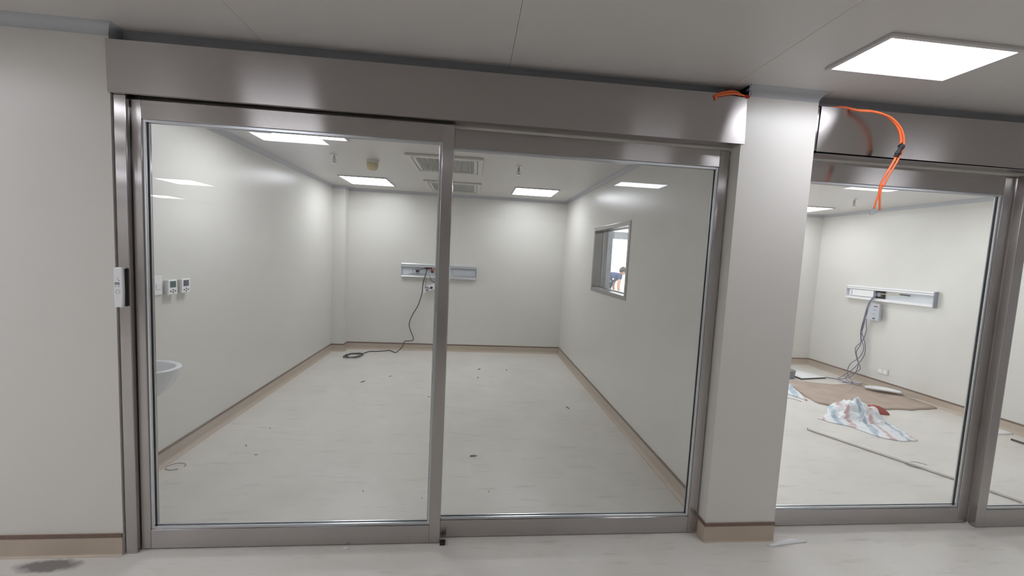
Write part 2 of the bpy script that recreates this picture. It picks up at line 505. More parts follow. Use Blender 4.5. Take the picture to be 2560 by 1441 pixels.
skirting('baseboard_front', (HX0, 0), (-1.652, 0), (0, -1), 'tan skirting with brown stripe along the hall wall at left', .010)
skirting('baseboard_pier', (1.36, 0), (1.784, 0), (0, -1), 'tan skirting with brown stripe across the front of the pier', .006)
skirting('baseboard_pier_side', (1.368, -.004), (1.368, .066), (-1, 0), 'short tan skirting return on the left side of the pier', .002)
skirting('baseboard_left', (XL, .15), (XL, 4.16), (1, 0), 'tan skirting along the left wall of the near room')
skirting('baseboard_corner', (XL, 4.16), (-1.888, 4.16), (0, -1), 'tan skirting across the boxed corner pier in the near room')
skirting('baseboard_corner_side', (-1.895, 4.155), (-1.895, YB), (1, 0), 'short tan skirting return beside the boxed corner pier')
skirting('baseboard_back', (-1.895, YB), (XR, YB), (0, -1), 'tan skirting along the back wall of the near room')
skirting('baseboard_right', (XR, .15), (XR, YB), (-1, 0), 'tan skirting along the window wall of the near room')
skirting('baseboard_far_right', (X2R, .15), (X2R, 4.03), (-1, 0), 'tan skirting along the right wall of the bright room')
skirting('baseboard_far_corner', (4.25, 4.03), (X2R, 4.03), (0, -1), 'tan skirting on the far corner pier of the bright room')

# ------------------------------------------------------------------ sliding doors
def sash(name, x0, x1, yf, z0, z1, sl, sr, rt_, rb, label, depth=.04):
    root = empty(name, ((x0 + x1) / 2, yf + depth / 2, z0), label, 'sliding door', kind='structure')
    y0, y1 = yf, yf + depth
    bx('stile', 'steel_v', root, x0, x0 + sl, y0, y1, z0, z1, .0025)
    bx('stile', 'steel_v', root, x1 - sr, x1, y0, y1, z0, z1, .0025)
    bx('rail', 'steel_h', root, x0 + sl, x1 - sr, y0 + .0006, y1 - .0006, z1 - rt_, z1, .002, label='top rail')
    bx('rail', 'steel_h', root, x0 + sl, x1 - sr, y0 + .0006, y1 - .0006, z0, z0 + rb, .002, label='bottom rail')
    a, b, c, d = x0 + sl, x1 - sr, z0 + rb, z1 - rt_
    g0, g1 = yf + .017, yf + .025
    bw = .013
    for (u0, u1, v0, v1) in ((a, a + bw, c, d), (b - bw, b, c, d), (a + bw, b - bw, c, c + bw), (a + bw, b - bw, d - bw, d)):
        bx('glazing_bead', 'bead', root, u0, u1, yf + .006, g0 - .0005, v0, v1, .0015)
        bx('glazing_bead', 'bead', root, u0, u1, g1 + .0005, y1 - .006, v0, v1, .0015)
    for (u0, u1, v0, v1) in ((a, a + bw + .002, c, d), (b - bw - .002, b, c, d)):
        bx('gasket', 'seal', root, u0, u1, g0 - .0006, g1 + .0006, v0, v1)
    bx('glass_pane', 'glass', root, a - .004, b + .004, g0, g1, c - .004, d + .004)
    return root

sash('door_1', -1.588, -.117, .026, .008, 2.190, .042, .057, .084, .098, 'sliding glass leaf in a steel frame, left half of the near opening')
sash('door_2', -.192, 1.357, .070, .006, 2.186, .055, .052, .092, .096, 'fixed glass leaf in a steel frame, between the near mullion and the pier')
sash('door_3', 1.79, 3.222, .112, .006, 2.186, .055, .088, .117, .098, 'fixed glass leaf of the bright room beside the pier')
sash('door_4', 3.205, 4.70, .066, .006, 2.18, .062, .057, .105, .112, 'sliding glass leaf of the bright room at the right picture edge')

# jambs
struct('trim_40', MB().box(-1.643, -1.592, .003, .15, 0, 2.199), 'steel_v', 'upright steel jamb at the left side of the near door', 'door jamb', .003)
struct('trim_41', MB().box(4.705, 4.74, .003, .15, 0, 2.199), 'steel_v', 'upright steel jamb at the far right door', 'door jamb', .003)

# headers: folded steel covers
def header(poly, y0, y1, label, loc):
    h = empty('door_header', loc, label, 'door header')
    zb = min(z for x, z in poly)
    # the cover leans out slightly towards its top edge
    f = MB().prism([(x, -(z - zb) * .024, z) for (x, z) in poly], (0, y0, 0), (0, y0 + .0025, 0)).build('front_cover', 'steel_h', h)
    xs = [x for x, z in poly]
    bx('bottom_flange', 'steel_v', h, min(xs), max(xs), y0 + .0025, y1, zb, zb + .0025)
    bx('drive_housing', 'shade_and_dark', h, min(xs) + .01, max(xs) - .01, y0 + .012, y1 - .002, zb + .004, min(2.415, zb + .215), .001)
    return h, f

h1, f1 = header([(-1.652, 2.202), (1.380, 2.199), (1.367, 2.427), (1.30, 2.433), (1.19, 2.440), (-1.652, 2.426)], -.014, .068, 'long brushed steel header cover above the near sliding door', (-.14, .02, 2.2))
bx('end_plate', 'steel_v', h1, -1.652, -1.6495, -.0115, .068, 2.205, 2.424)
h2, f2 = header([(1.797, 2.196), (4.735, 2.185), (4.735, 2.455), (1.797, 2.427)], -.002, .060, 'brushed steel header cover above the right hand doors, orange cable hanging over it', (3.2, .03, 2.2))
bx('end_plate', 'steel_v', h2, 1.785, 1.797, .002, .058, 2.20, 2.425)
bx('floor_guide', 'seal', None, -.114, -.086, .012, .045, 0, .012, .002, label='small black floor guide at the foot of the steel mullion', cat='door guide')
# dark blocks painted in as the shade of hollow gaps beside the pier
vd = bx('gap_shade_block', 'shade_and_dark', cp, 1.29, 1.3675, .058, .075, 2.43, HC, 0)
bx('gap_shade_block', 'shade_and_dark', cp, 1.362, 1.3675, -.030, .058, 2.438, HC - .004, 0)
bx('gap_shade_block', 'shade_and_dark', cp, 1.7845, 1.90, .035, .071, 2.420, 2.4455, 0)

# ------------------------------------------------------------------ ceiling lights
def ceiling_light(cx, cy, zc, sx, sy, mat, label, group):
    o = empty('ceiling_light', (cx, cy, zc), label, 'ceiling light', group)
    t, fwid = .014, .017
    for (a, b, c, d) in ((-sx, sx, -sy, -sy + fwid), (-sx, sx, sy - fwid, sy), (-sx, -sx + fwid, -sy + fwid, sy - fwid), (sx - fwid, sx, -sy + fwid, sy - fwid)):
        bx('frame', 'lightframe', o, cx + a, cx + b, cy + c, cy + d, zc - t, zc, .002)
    bx('diffuser', mat, o, cx - sx + fwid, cx + sx - fwid, cy - sy + fwid, cy + sy - fwid, zc - .010, zc - .003)
    return o

for (x, y, lb) in ((1.868, -.412, 'rectangular lit ceiling panel in the hall, upper right'),
                   (-1.62, -1.63, 'lit hall ceiling panel behind the viewer at left, mirrored in the near glass'),
                   (1.96, -2.53, 'lit hall ceiling panel behind the viewer at right, mirrored in the near glass'),
                   (4.30, -1.72, 'lit hall ceiling panel mirrored in the glass of the right hand door')):
    ceiling_light(x, y, HC, .30, .150, 'lamp_h', lb, 'hall ceiling lights')
ceiling_light(-2.95, -.95, HC, .30, .150, 'lamp_h', 'added unseen fill panel on the hall ceiling just left of the near door', 'hall ceiling lights')  # added out of view to brighten the left wall of the hall
for (x, y, lb) in ((-4.66, -4.95, 'square lit hall ceiling panel mirrored above the left wall of the near room'),
                   (-6.85, -7.60, 'farthest square lit hall ceiling panel mirrored in the left glass leaf'),
                   (-3.9, -1.3, 'added unseen square fill panel above the left wall'),  # from here down: unseen panels added to lift the hall light
                   (-6.2, -1.3, 'added unseen square fill panel near the left end of the hall'),
                   (-5.0, -2.6, 'added unseen square fill panel in front of the left wall'),
                   (-6.4, -4.0, 'added unseen square fill panel at the left side of the hall'),
                   (4.65, -4.0, 'added unseen square fill panel behind the viewer in line with the pier'),
                   (6.0, -5.8, 'added unseen square fill panel at the far right behind the viewer')):
    ceiling_light(x, y, HC, .30, .30, 'lamp_h', lb, 'hall ceiling lights')
for (x, y, lb) in ((-1.425, 3.56, 'square lit panel on the near room ceiling at the back left'),
                   (.81, 3.58, 'square lit panel on the near room ceiling at the back right'),
                   (-1.37, 1.25, 'square lit panel on the near room ceiling, cut off by the top rail'),
                   (4.75, 3.55, 'square lit panel at the back of the bright room'),
                   (4.72, 1.57, 'square lit panel at the front of the bright room'),
                   (2.45, 3.55, 'square lit panel at the back left of the bright room behind the pier'),
                   (2.45, 1.57, 'square lit panel at the front left of the bright room behind the pier')):
    ceiling_light(x, y, RC, .30, .30, 'lamp_r', lb, 'room ceiling lights')

# ------------------------------------------------------------------ ceiling grilles
def grille(cx, cy, zc, sx, sy, label, group):
    o = empty('ceiling_grille', (cx, cy, zc), label, 'air grille', group)
    def ring(name, mat, ox, oy, wd, z0, z1, bev):
        for (a, b, c, d) in ((-ox, ox, -oy, -oy + wd), (-ox, ox, oy - wd, oy), (-ox, -ox + wd, -oy + wd, oy - wd), (ox - wd, ox, -oy + wd, oy - wd)):
            bx(name, mat, o, cx + a, cx + b, cy + c, cy + d, zc + z0, zc + z1, bev)
    ring('frame', 'offwhite', sx, sy, .05, -.022, -.001, .004)
    ring('inner_frame', 'offwhite', sx - .056, sy - .056, .030, -.019, -.001, .003)
    bx('backing', 'slat', o, cx - sx + .03, cx + sx - .03, cy - sy + .03, cy + sy - .03, zc - .004, zc - .0005)
    mb = MB()
    n = 34
    for i in range(n):
        x = cx - sx + .09 + (2 * sx - .18) * i / (n - 1)
        mb.box(x - .0035, x + .0035, cy - sy + .086, cy + sy - .086, zc - .016, zc - .004)
    mb.build('slats', 'slat', o, kind='stuff')
    for (a, b) in ((-1, -1), (1, -1), (-1, 1), (1, 1)):
        MB().lathe((cx + a * (sx - .07), cy + b * (sy - .07), zc - .019), [(.006, 0), (.006, -.002)], 10).build('screw', 'button', o)
    return o
grille(-.305, 2.225, RC, .365, .385, 'square white air grille on the near room ceiling, closer to the doors', 'near room grilles')
grille(-.30, 3.60, RC, .365, .40, 'square white air grille on the near room ceiling, closer to the back wall', 'near room grilles')
grille(3.45, 1.40, RC, .365, .385, 'white air grille on the bright room ceiling', 'bright room grilles')

# ------------------------------------------------------------------ sprinklers and detector
def sprinkler(x, y, zc, label):
    o = empty('sprinkler', (x, y, zc), label, 'sprinkler', 'ceiling sprinklers')
    MB().lathe((x, y, zc), [(.032, 0), (.034, -.004), (.016, -.012), (.012, -.013)], 20).build('escutcheon', 'chrome', o, smooth=True)
    MB().lathe((x, y, zc), [(.010, -.01), (.010, -.04), (.013, -.042), (.013, -.05), (.006, -.052)], 12).build('body', 'brass', o)
    for s in (-1, 1):
        MB().tube([(x + s * .011, y, zc - .045), (x + s * .016, y, zc - .06), (x + s * .010, y, zc - .075), (x, y, zc - .082)], .0025, 6).build('frame_arm', 'brass', o)
    MB().lathe((x, y, zc), [(.003, -.05), (.003, -.08)], 8).build('bulb', 'redcap', o)
    MB().lathe((x, y, zc), [(.024, -.082), (.026, -.083), (.026, -.085), (.004, -.086)], 16).build('deflector', 'brass', o)
    return o
sprinkler(-1.388, 2.13, RC, 'chrome sprinkler on the near room ceiling, left of the detector')
sprinkler(.42, 2.08, RC, 'chrome sprinkler on the near room ceiling, right of the air grilles')
sprinkler(4.62, 2.55, RC, 'sprinkler on the bright room ceiling')
sd = empty('smoke_detector', (-1.06, 2.28, RC), 'round smoke detector under a yellowish dust cap on the near room ceiling', 'smoke detector')
MB().lathe((-1.06, 2.28, RC), [(.058, 0), (.058, -.018), (.055, -.03)], 28).build('base', 'offwhite', sd, smooth=False)
MB().lathe((-1.06, 2.28, RC), [(.053, -.03), (.056, -.035), (.056, -.065), (.048, -.088), (.030, -.100), (.008, -.104)], 28).build('dust_cap', 'yellow', sd, smooth=True, label='yellowish cap')

# ------------------------------------------------------------------ window in the partition
wr = empty('window_1', (1.525, (WY0 + WY1) / 2, WZ0), 'steel framed internal window in the partition, showing a worker outside', 'window', kind='structure')
fwz = .042
for (a, b, c, d, mt) in ((WY0, WY1, WZ0, WZ0 + fwz, 'steel_v'), (WY0, WY1, WZ1 - fwz, WZ1, 'steel_v'), (WY0, WY0 + fwz, WZ0 + fwz, WZ1 - fwz, 'steel_v'), (WY1 - fwz, WY1, WZ0 + fwz, WZ1 - fwz, 'steel_v')):
    bx('frame', mt, wr, XR - .008, X2L + .008, a, b, c, d, .003)
for (a, b, c, d) in ((WY0 + fwz, WY1 - fwz, WZ0 + fwz, WZ0 + fwz + .012), (WY0 + fwz, WY1 - fwz, WZ1 - fwz - .012, WZ1 - fwz), (WY0 + fwz, WY0 + fwz + .012, WZ0 + fwz + .012, WZ1 - fwz - .012), (WY1 - fwz - .012, WY1 - fwz, WZ0 + fwz + .012, WZ1 - fwz - .012)):
    bx('glazing_bead', 'bead', wr, 1.545, 1.558, a, b, c, d, .001)
bx('glass_pane', 'glass_clean', wr, 1.560, 1.566, WY0 + fwz - .003, WY1 - fwz + .003, WZ0 + fwz - .003, WZ1 - fwz + .003)

# ------------------------------------------------------------------ left wall fittings of the near room
def thermostat(y0, label, lcd):
    o = empty('thermostat', (XL, y0 + .043, 1.18), label, 'thermostat', 'thermostats on the left wall')
    bx('back_box', 'offwhite', o, XL, XL + .016, y0 + .004, y0 + .082, 1.184, 1.278, .003)
    fp = bx('front_panel', 'white', o, XL + .0165, XL + .034, y0, y0 + .086, 1.180, 1.282, .004)
    bx('display', lcd, fp, XL + .0335, XL + .0352, y0 + .016, y0 + .070, 1.229, 1.272, .0006)
    for (dy, dz) in ((.022, 1.204), (.043, 1.212), (.043, 1.196), (.064, 1.204)):
        MB().lathe((XL + .034, y0 + dy, dz), [(.0055, 0), (.0055, .002), (.004, .0028)], 12, 'x').build('button', 'button', fp)
    return o
thermostat(.884, 'white thermostat with a greenish display, next to the blank switch plate', 'lcd')
thermostat(1.012, 'white thermostat with a dark grey display, farther from the door', 'lcd2')
sw = empty('switch_plate', (XL, .835, 1.19), 'flat white switch plate on the left wall, beside the thermostats', 'switch')
swp = bx('plate', 'white', sw, XL, XL + .009, .79, .868, 1.185, 1.312, .003)
bx('rocker', 'white', swp, XL + .009, XL + .0125, .812, .846, 1.222, 1.262, .002)

# wall-hung basin
bs = empty('wash_basin', (XL, .385, .60), 'white ceramic wash basin hung on the left wall, half hidden by the stile', 'wash basin')
def basin():
    mb = MB()
    rings = []
    seg = 40
    cx, cy, z0 = XL + .205, .36, .825
    prof = [(.93, -.045), (.985, -.014), (1.0, -.005), (.985, .0), (.86, .0), (.83, -.006), (.78, -.03), (.66, -.075), (.46, -.105), (.15, -.115)]
    outer = [(.16, -.185), (.42, -.175), (.66, -.14), (.83, -.09)]
    allp = outer + prof
    base = 0
    for (r, h) in allp:
        for k in range(seg):
            a = 2 * PI * k / seg
            x = cx + .215 * r * math.cos(a); y = cy + .165 * r * math.sin(a)
            mb.v.append((max(XL + .001, x), y + .03, z0 + h))
    n = len(allp)
    for i in range(n - 1):
        for k in range(seg):
            a = i * seg + k; b = i * seg + (k + 1) % seg
            mb.f.append((a, b, b + seg, a + seg))
    mb.f.append(tuple(range(seg - 1, -1, -1))); mb.f.append(tuple((n - 1) * seg + k for k in range(seg)))
    return mb
basin().build('bowl', 'ceramic', bs, smooth=True)
MB().lathe((XL + .225, .385, .711), [(.022, 0), (.022, .004), (.010, .005)], 16).build('drain', 'chrome', bs)
MB().tube([(XL + .225, .385, .645), (XL + .225, .385, .47), (XL + .19, .385, .44), (XL + .10, .385, .46), (XL + .002, .385, .46)], .018, 10).build('waste_pipe', 'chrome', bs, smooth=True)
MB().tube([(XL + .045, .385, .82), (XL + .045, .385, .93), (XL + .075, .385, .955), (XL + .14, .385, .94)], .012, 10).build('tap', 'chrome', bs, smooth=True)

# control on the steel jamb
rc = empty('remote_control', (-1.625, .003, 1.23), 'white remote control fixed to the left steel jamb', 'remote control')
rcb = MB().prism([(-1.642, 0, 1.232), (-1.608, 0, 1.232), (-1.605, 0, 1.30), (-1.606, 0, 1.412), (-1.610, 0, 1.418), (-1.638, 0, 1.418), (-1.643, 0, 1.412), (-1.644, 0, 1.30)], (0, -.0215, 0), (0, .003, 0)).build('body', 'white', rc, .004)
bx('side_shadow_strip', 'seal', rc, -1.606, -1.6035, -.010, .003, 1.236, 1.412, .001)  # black strip painted in as the shadow beside the remote
bx('display', 'greyprint', rcb, -1.6385, -1.618, -.0226, -.0212, 1.337, 1.349, .0004)
for (x, z) in ((-1.621, 1.358), (-1.626, 1.366), (-1.622, 1.330), (-1.636, 1.330)):
    MB().lathe((x, -.0212, z), [(.0025, 0), (.0025, -.0012)], 10, 'y').build('button', 'greyprint', rcb)
ringm = MB().tube([(-1.627 + .009 * math.cos(a * PI / 8), -.0214, 1.305 + .009 * math.sin(a * PI / 8)) for a in range(17)], .0009, 5, 1)
ringm.build('dial_ring', 'greyprint', rcb)

# ------------------------------------------------------------------ bed-head trunking, near room
def rounded_bar(mb, p0, p1, n, z0, z1, d):
    """horizontal bar with a rounded front; n = direction out of the wall"""
    zc, hr = (z0 + z1) / 2, (z1 - z0) / 2
    prof = [(0, z0), (0, z1)] + [(d - hr + hr * math.sin(t * PI / 8), zc + hr * math.cos(t * PI / 8)) for t in range(9)]
    p0, p1, n = Vector(p0), Vector(p1), Vector(n)
    return mb.prism([p0 + n * o + Vector((0, 0, z)) for o, z in prof], (0, 0, 0), p1 - p0)

tu = empty('bedhead_unit', (-.515, YB, 1.16), 'open aluminium bed-head trunking with loose wires on the near room back wall', 'bed-head unit', 'bed-head units')
rounded_bar(MB(), (-1.09, YB, 0), (.062, YB, 0), (0, -1, 0), 1.338, 1.372, .05).build('top_rail', 'alu', tu, smooth=False)
rounded_bar(MB(), (-1.09, YB, 0), (.062, YB, 0), (0, -1, 0), 1.152, 1.180, .05).build('bottom_rail', 'alu', tu, smooth=False)
bx('back_channel', 'trunk_in', tu, -1.088, .060, YB - .012, YB, 1.18, 1.338)
bx('inner_lip', 'alu', tu, -1.088, .060, YB - .045, YB - .012, 1.318, 1.338, .001)
bx('inner_lip', 'alu', tu, -1.088, .060, YB - .045, YB - .012, 1.180, 1.200, .001)
bx('end_cap', 'alu', tu, -1.094, -1.088, YB - .05, YB, 1.152, 1.372, .001)
bx('end_cap', 'alu', tu, .060, .066, YB - .05, YB, 1.152, 1.372, .001)
bx('cover_plate', 'trunk', tu, -.30, .05, YB - .030, YB - .013, 1.205, 1.312, .002)
bx('cover_lip', 'alu', tu, -.24, -.03, YB - .036, YB - .030, 1.298, 1.306, .001)
bx('bracket', 'greyprint', tu, -.975, -.70, YB - .022, YB - .013, 1.204, 1.212, .001)
bx('junction_box', 'shade_and_dark', tu, -.735, -.62, YB - .035, YB - .013, 1.29, 1.332, .002)
bx('plug', 'black', tu, -.87, -.825, YB - .055, YB - .013, 1.235, 1.275, .006)
MB().tube([(-.83, YB - .04, 1.26), (-.78, YB - .05, 1.29), (-.72, YB - .045, 1.305)], .005, 6).build('wire', 'black', tu)
MB().tube([(-.92, YB - .03, 1.21), (-.915, YB - .045, 1.265), (-.88, YB - .05, 1.285), (-.85, YB - .045, 1.265)], .005, 6).build('wire', 'greyprint', tu)
MB().tube([(-.66, YB - .04, 1.30), (-.61, YB - .055, 1.27), (-.57, YB - .05, 1.30), (-.52, YB - .045, 1.31)], .006, 6).build('wire', 'redcap', tu)
MB().tube([(-.62, YB - .04, 1.31), (-.58, YB - .05, 1.25), (-.53, YB - .045, 1.22), (-.50, YB - .045, 1.26)], .005, 6).build('wire', 'yellow', tu)
bx('plug', 'black', tu, -.64, -.60, YB - .055, YB - .013, 1.235, 1.285, .006)
# socket strip dangling under the unit
sk = empty('socket_strip', (-.64, YB - .05, .92), 'white socket strip dangling on its wires below the near trunking unit', 'socket strip')
PL = [(-.742, .918), (-.735, 1.012), (-.50, 1.105), (-.505, 1.012)]
skp = MB().prism([(x, 0, z) for x, z in PL], (0, YB - .075, 0), (0, YB - .045, 0)).build('plate', 'white', sk, .003)
def onplate(u, v):
    x = PL[0][0] + (PL[3][0] - PL[0][0]) * u + (PL[1][0] - PL[0][0]) * v
    z = PL[0][1] + (PL[3][1] - PL[0][1]) * u + (PL[1][1] - PL[0][1]) * v
    return x, z
for (u, v, mt, r) in ((.22, .30, 'greyprint', .022), (.22, .62, 'trunk', .020), (.50, .45, 'black', .020), (.78, .35, 'trunk', .018), (.90, .62, 'black', .020)):
    x, z = onplate(u, v)
    MB().lathe((x, YB - .075, z), [(r, 0), (r, -.006), (r * .6, -.010)], 14, 'y').build('socket', mt, skp)
for (pts, r) in (([(-.705, YB - .03, 1.19), (-.712, YB - .05, 1.10), (-.715, YB - .085, 1.03), (-.72, YB - .085, .985)], .003),
                 ([(-.66, YB - .04, 1.20), (-.63, YB - .06, 1.12), (-.57, YB - .09, 1.09), (-.535, YB - .09, 1.075)], .005),
                 ([(-.72, YB - .085, 1.0), (-.69, YB - .10, 1.02), (-.65, YB - .10, 1.0), (-.625, YB - .09, 1.02)], .005),
                 ([(-.52, YB - .05, 1.19), (-.515, YB - .07, 1.13), (-.52, YB - .09, 1.08)], .003)):
    MB().tube(pts, r, 6).build('wire', 'black', sk)
# black cable to the floor with a loose coil
pts = [(-.70, YB - .04, 1.30), (-.715, YB - .06, 1.22), (-.75, YB - .075, 1.07), (-.765, YB - .06, .91), (-.82, YB - .05, .72), (-.905, YB - .05, .56), (-.945, YB - .05, .43), (-.925, YB - .055, .33), (-.872, YB - .06, .19), (-.93, YB - .08, .165), (-1.0, YB - .09, .158), (-1.03, YB - .12, .08),
       (-1.10, YB - .20, .012), (-1.16, YB - .16, .008), (-1.225, YB - .09, .008), (-1.30, YB - .12, .008), (-1.41, YB - .16, .008), (-1.50, YB - .17, .008), (-1.56, YB - .30, .008)]
coil = []
for i in range(30):
    a = i / 30 * 2 * PI * 2.6 + .6
    rr = .135 - .012 * (i / 30) + .012 * math.sin(i * 1.3)
    coil.append((-1.66 + rr * math.cos(a) + .02 * math.sin(i * .5), YB - .46 + rr * 1.05 * math.sin(a) + .02 * math.cos(i * .7), .008 + .0035 * (i % 12) / 3))
cb = MB().tube(pts + coil, .0068, 8, 6).build('cable', 'black', None, smooth=True, loc=(-1.66, YB - .46, 0), label='black cable dropping from the near trunking unit and coiled on the floor', cat='cable')

# ------------------------------------------------------------------ bed-head trunking, bright room (on its right wall)
t2 = empty('bedhead_unit', (X2R, 2.87, 1.18), 'open white bed-head trunking on the right wall of the bright room', 'bed-head unit', 'bed-head units')
A0, A1 = 2.30, 3.445
rounded_bar(MB(), (X2R, A0, 0), (X2R, A1, 0), (-1, 0, 0), 1.348, 1.376, .05).build('top_rail', 'white', t2)
rounded_bar(MB(), (X2R, A0, 0), (X2R, A1, 0), (-1, 0, 0), 1.182, 1.206, .05).build('bottom_rail', 'white', t2)
bx('back_channel', 'trunk_in', t2, X2R - .012, X2R, A0 + .002, A1 - .002, 1.206, 1.348)
bx('inner_lip', 'white', t2, X2R - .045, X2R - .012, A0 + .002, A1 - .002, 1.206, 1.222, .001)
bx('inner_lip', 'white', t2, X2R - .045, X2R - .012, A0 + .002, A1 - .002, 1.330, 1.348, .001)
bx('end_cap', 'greyprint', t2, X2R - .052, X2R, A0 - .014, A0, 1.180, 1.378, .003)
bx('end_cap', 'white', t2, X2R - .052, X2R, A1, A1 + .006, 1.182, 1.376, .001)
bx('cover_plate', 'white', t2, X2R - .034, X2R - .013, 3.05, 3.40, 1.23, 1.325, .002)
bx('slot', 'greyprint', t2, X2R - .036, X2R - .034, 3.365, 3.375, 1.24, 1.315)
bx('junction_box', 'shade_and_dark', t2, X2R - .036, X2R - .013, 2.90, 3.02, 1.225, 1.325, .003)
bx('plug', 'greyprint', t2, X2R - .060, X2R - .036, 2.93, 2.97, 1.25, 1.30, .005)
MB().tube([(X2R - .04, 2.93, 1.29), (X2R - .045, 2.84, 1.29), (X2R - .045, 2.75, 1.305), (X2R - .042, 2.68, 1.305)], .006, 6).build('wire', 'yellow', t2)
MB().tube([(X2R - .042, 2.69, 1.306), (X2R - .042, 2.62, 1.303), (X2R - .042, 2.57, 1.300)], .008, 6).build('wire', 'black', t2)
s2 = empty('socket_strip', (X2R - .06, 2.97, .92), 'pale socket panel dangling from the bright room trunking', 'socket strip')
s2p = MB().prism([(0, 2.905, 1.150), (0, 3.045, 1.155), (0, 3.075, .925), (0, 2.900, .920)], (X2R - .075, 0, 0), (X2R - .045, 0, 0)).build('plate', 'trunk', s2, .003)
for (y, z, a, b, mt) in ((2.955, 1.112, .026, .007, 'rag'), (2.96, 1.062, .03, .003, 'greyprint'), (2.975, 1.005, .03, .003, 'greyprint'), (2.965, .945, .016, .007, 'shade_and_dark')):
    bx('socket', mt, s2p, X2R - .0775, X2R - .0745, y - a, y + a, z - b, z + b)
vio = empty('cable_bundle', (X2R - .1, 3.12, 0), 'violet-grey cables hanging from the bright room trunking to the floor', 'cable')
wires = [
    [(X2R - .04, 2.99, 1.29), (X2R - .07, 3.05, 1.17), (X2R - .05, 3.11, .92), (X2R - .04, 3.145, .74), (X2R - .05, 3.07, .57), (X2R - .05, 3.06, .40), (X2R - .08, 3.15, .20), (X2R - .14, 3.24, .06), (X2R - .25, 3.22, .012), (X2R - .36, 3.02, .010), (X2R - .30, 2.80, .010)],
    [(X2R - .045, 2.995, 1.285), (X2R - .075, 3.06, 1.15), (X2R - .06, 3.12, .90), (X2R - .05, 3.15, .72), (X2R - .06, 3.12, .55), (X2R - .06, 3.17, .42), (X2R - .08, 3.10, .26), (X2R - .12, 3.12, .10), (X2R - .22, 3.20, .014), (X2R - .40, 3.30, .010), (X2R - .55, 3.42, .010), (X2R - .66, 3.36, .010)],
    [(X2R - .05, 2.985, 1.28), (X2R - .08, 3.055, 1.13), (X2R - .055, 3.08, .86), (X2R - .05, 3.07, .76), (X2R - .06, 3.10, .60), (X2R - .07, 3.18, .48), (X2R - .09, 3.12, .33), (X2R - .10, 3.05, .20), (X2R - .16, 3.18, .06), (X2R - .28, 3.02, .016), (X2R - .20, 2.90, .012)],
    [(X2R - .055, 2.98, 1.275), (X2R - .085, 3.05, 1.12), (X2R - .065, 3.10, .84), (X2R - .06, 3.125, .66), (X2R - .07, 3.06, .50), (X2R - .08, 3.10, .36), (X2R - .10, 3.20, .24), (X2R - .13, 3.20, .10), (X2R - .20, 3.05, .02), (X2R - .30, 2.94, .012), (X2R - .42, 2.98, .010)],
]
for wv in wires:
    wv = [(a, b, .034 if c < .05 and b < 3.06 else c) for (a, b, c) in wv]
    MB().tube(wv, .0052, 6, 6).build('cable', 'purple', vio, smooth=True)

so = empty('wall_socket', (X2R, 2.82, .205), 'small cream double socket low on the bright room wall', 'socket')
sop = bx('plate', 'offwhite', so, X2R - .010, X2R, 2.745, 2.890, .200, .282, .003)
for y in (2.785, 2.850):
    bx('rocker', 'white', sop, X2R - .0135, X2R - .010, y - .026, y + .026, .214, .268, .002)

# ------------------------------------------------------------------ orange cables on the headers
oc = empty('hanging_cable', (2.0, -.02, 2.43), 'bright orange cable hanging over the right header, taped black, with a wire loop', 'cable')
main = [(1.84, .03, 2.432), (1.93, .004, 2.436), (1.975, -.030, 2.414), (2.04, -.055, 2.405), (2.11, -.075, 2.378), (2.168, -.085, 2.322), (2.194, -.085, 2.25), (2.182, -.08, 2.175), (2.142, -.075, 2.085), (2.122, -.07, 2.025)]
MB().tube(main, lambda t: .0072 - .002 * t, 8).build('cable_core', 'orange', oc, smooth=True)
MB().tube([(p[0] + .009, p[1] - .008, p[2] - .006) for p in main], .0048, 8).build('cable_core', 'orange', oc, smooth=True)
MB().tube([(2.122, -.07, 2.03), (2.118, -.07, 1.98), (2.108, -.07, 1.94), (2.102, -.07, 1.905)], .0048, 7).build('strand', 'orange', oc, smooth=True)
MB().tube([(2.125, -.075, 2.03), (2.122, -.075, 1.98), (2.125, -.075, 1.94), (2.130, -.075, 1.895)], .0048, 7).build('strand', 'orange', oc, smooth=True)
MB().tube([(2.190, -.084, 2.240), (2.196, -.089, 2.228), (2.186, -.085, 2.195), (2.180, -.083, 2.178)], lambda t: .0145 - .004 * math.sin(t * 9) ** 2, 9).build('tape', 'black', oc)
MB().tube([(2.102, -.07, 1.908), (2.086, -.07, 1.902), (2.078, -.071, 1.884), (2.086, -.072, 1.872), (2.108, -.074, 1.882), (2.128, -.075, 1.897)], .0018, 6).build('wire_loop', 'greyprint', oc)
o1 = empty('cable_offcut', (1.28, .0, 2.43), 'orange cable ends poking out above the near header beside the pier', 'cable')
MB().tube([(1.355, .03, 2.452), (1.33, -.005, 2.454), (1.275, -.022, 2.452), (1.215, -.024, 2.436), (1.185, -.022, 2.421)], .0062, 7).build('strand', 'orange', o1, smooth=True)
MB().tube([(1.372, -.01, 2.436), (1.335, -.02, 2.440), (1.28, -.026, 2.440), (1.225, -.027, 2.428), (1.195, -.024, 2.42), (1.197, -.022, 2.402)], .0055, 7).build('strand', 'orange', o1, smooth=True)
MB().tube([(1.355, -.022, 2.437), (1.374, -.026, 2.430)], .007, 8, 1).build('cap', 'redcap', o1)
MB().tube([(1.34, .02, 2.446), (1.30, -.012, 2.446), (1.25, -.018, 2.442)], .005, 7).build('strand', 'shade_and_dark', o1)
gw = MB().tube([(1.364, -.047, 2.487), (1.363, -.040, 2.470), (1.351, -.034, 2.456), (1.362, -.038, 2.463), (1.376, -.034, 2.450), (1.378, -.026, 2.436)], .0022, 6)
gw.build('binding_wire', 'greyprint', None, loc=(1.364, -.04, 2.44), label='thin grey binding wire curling in front of the pier cove', cat='wire')

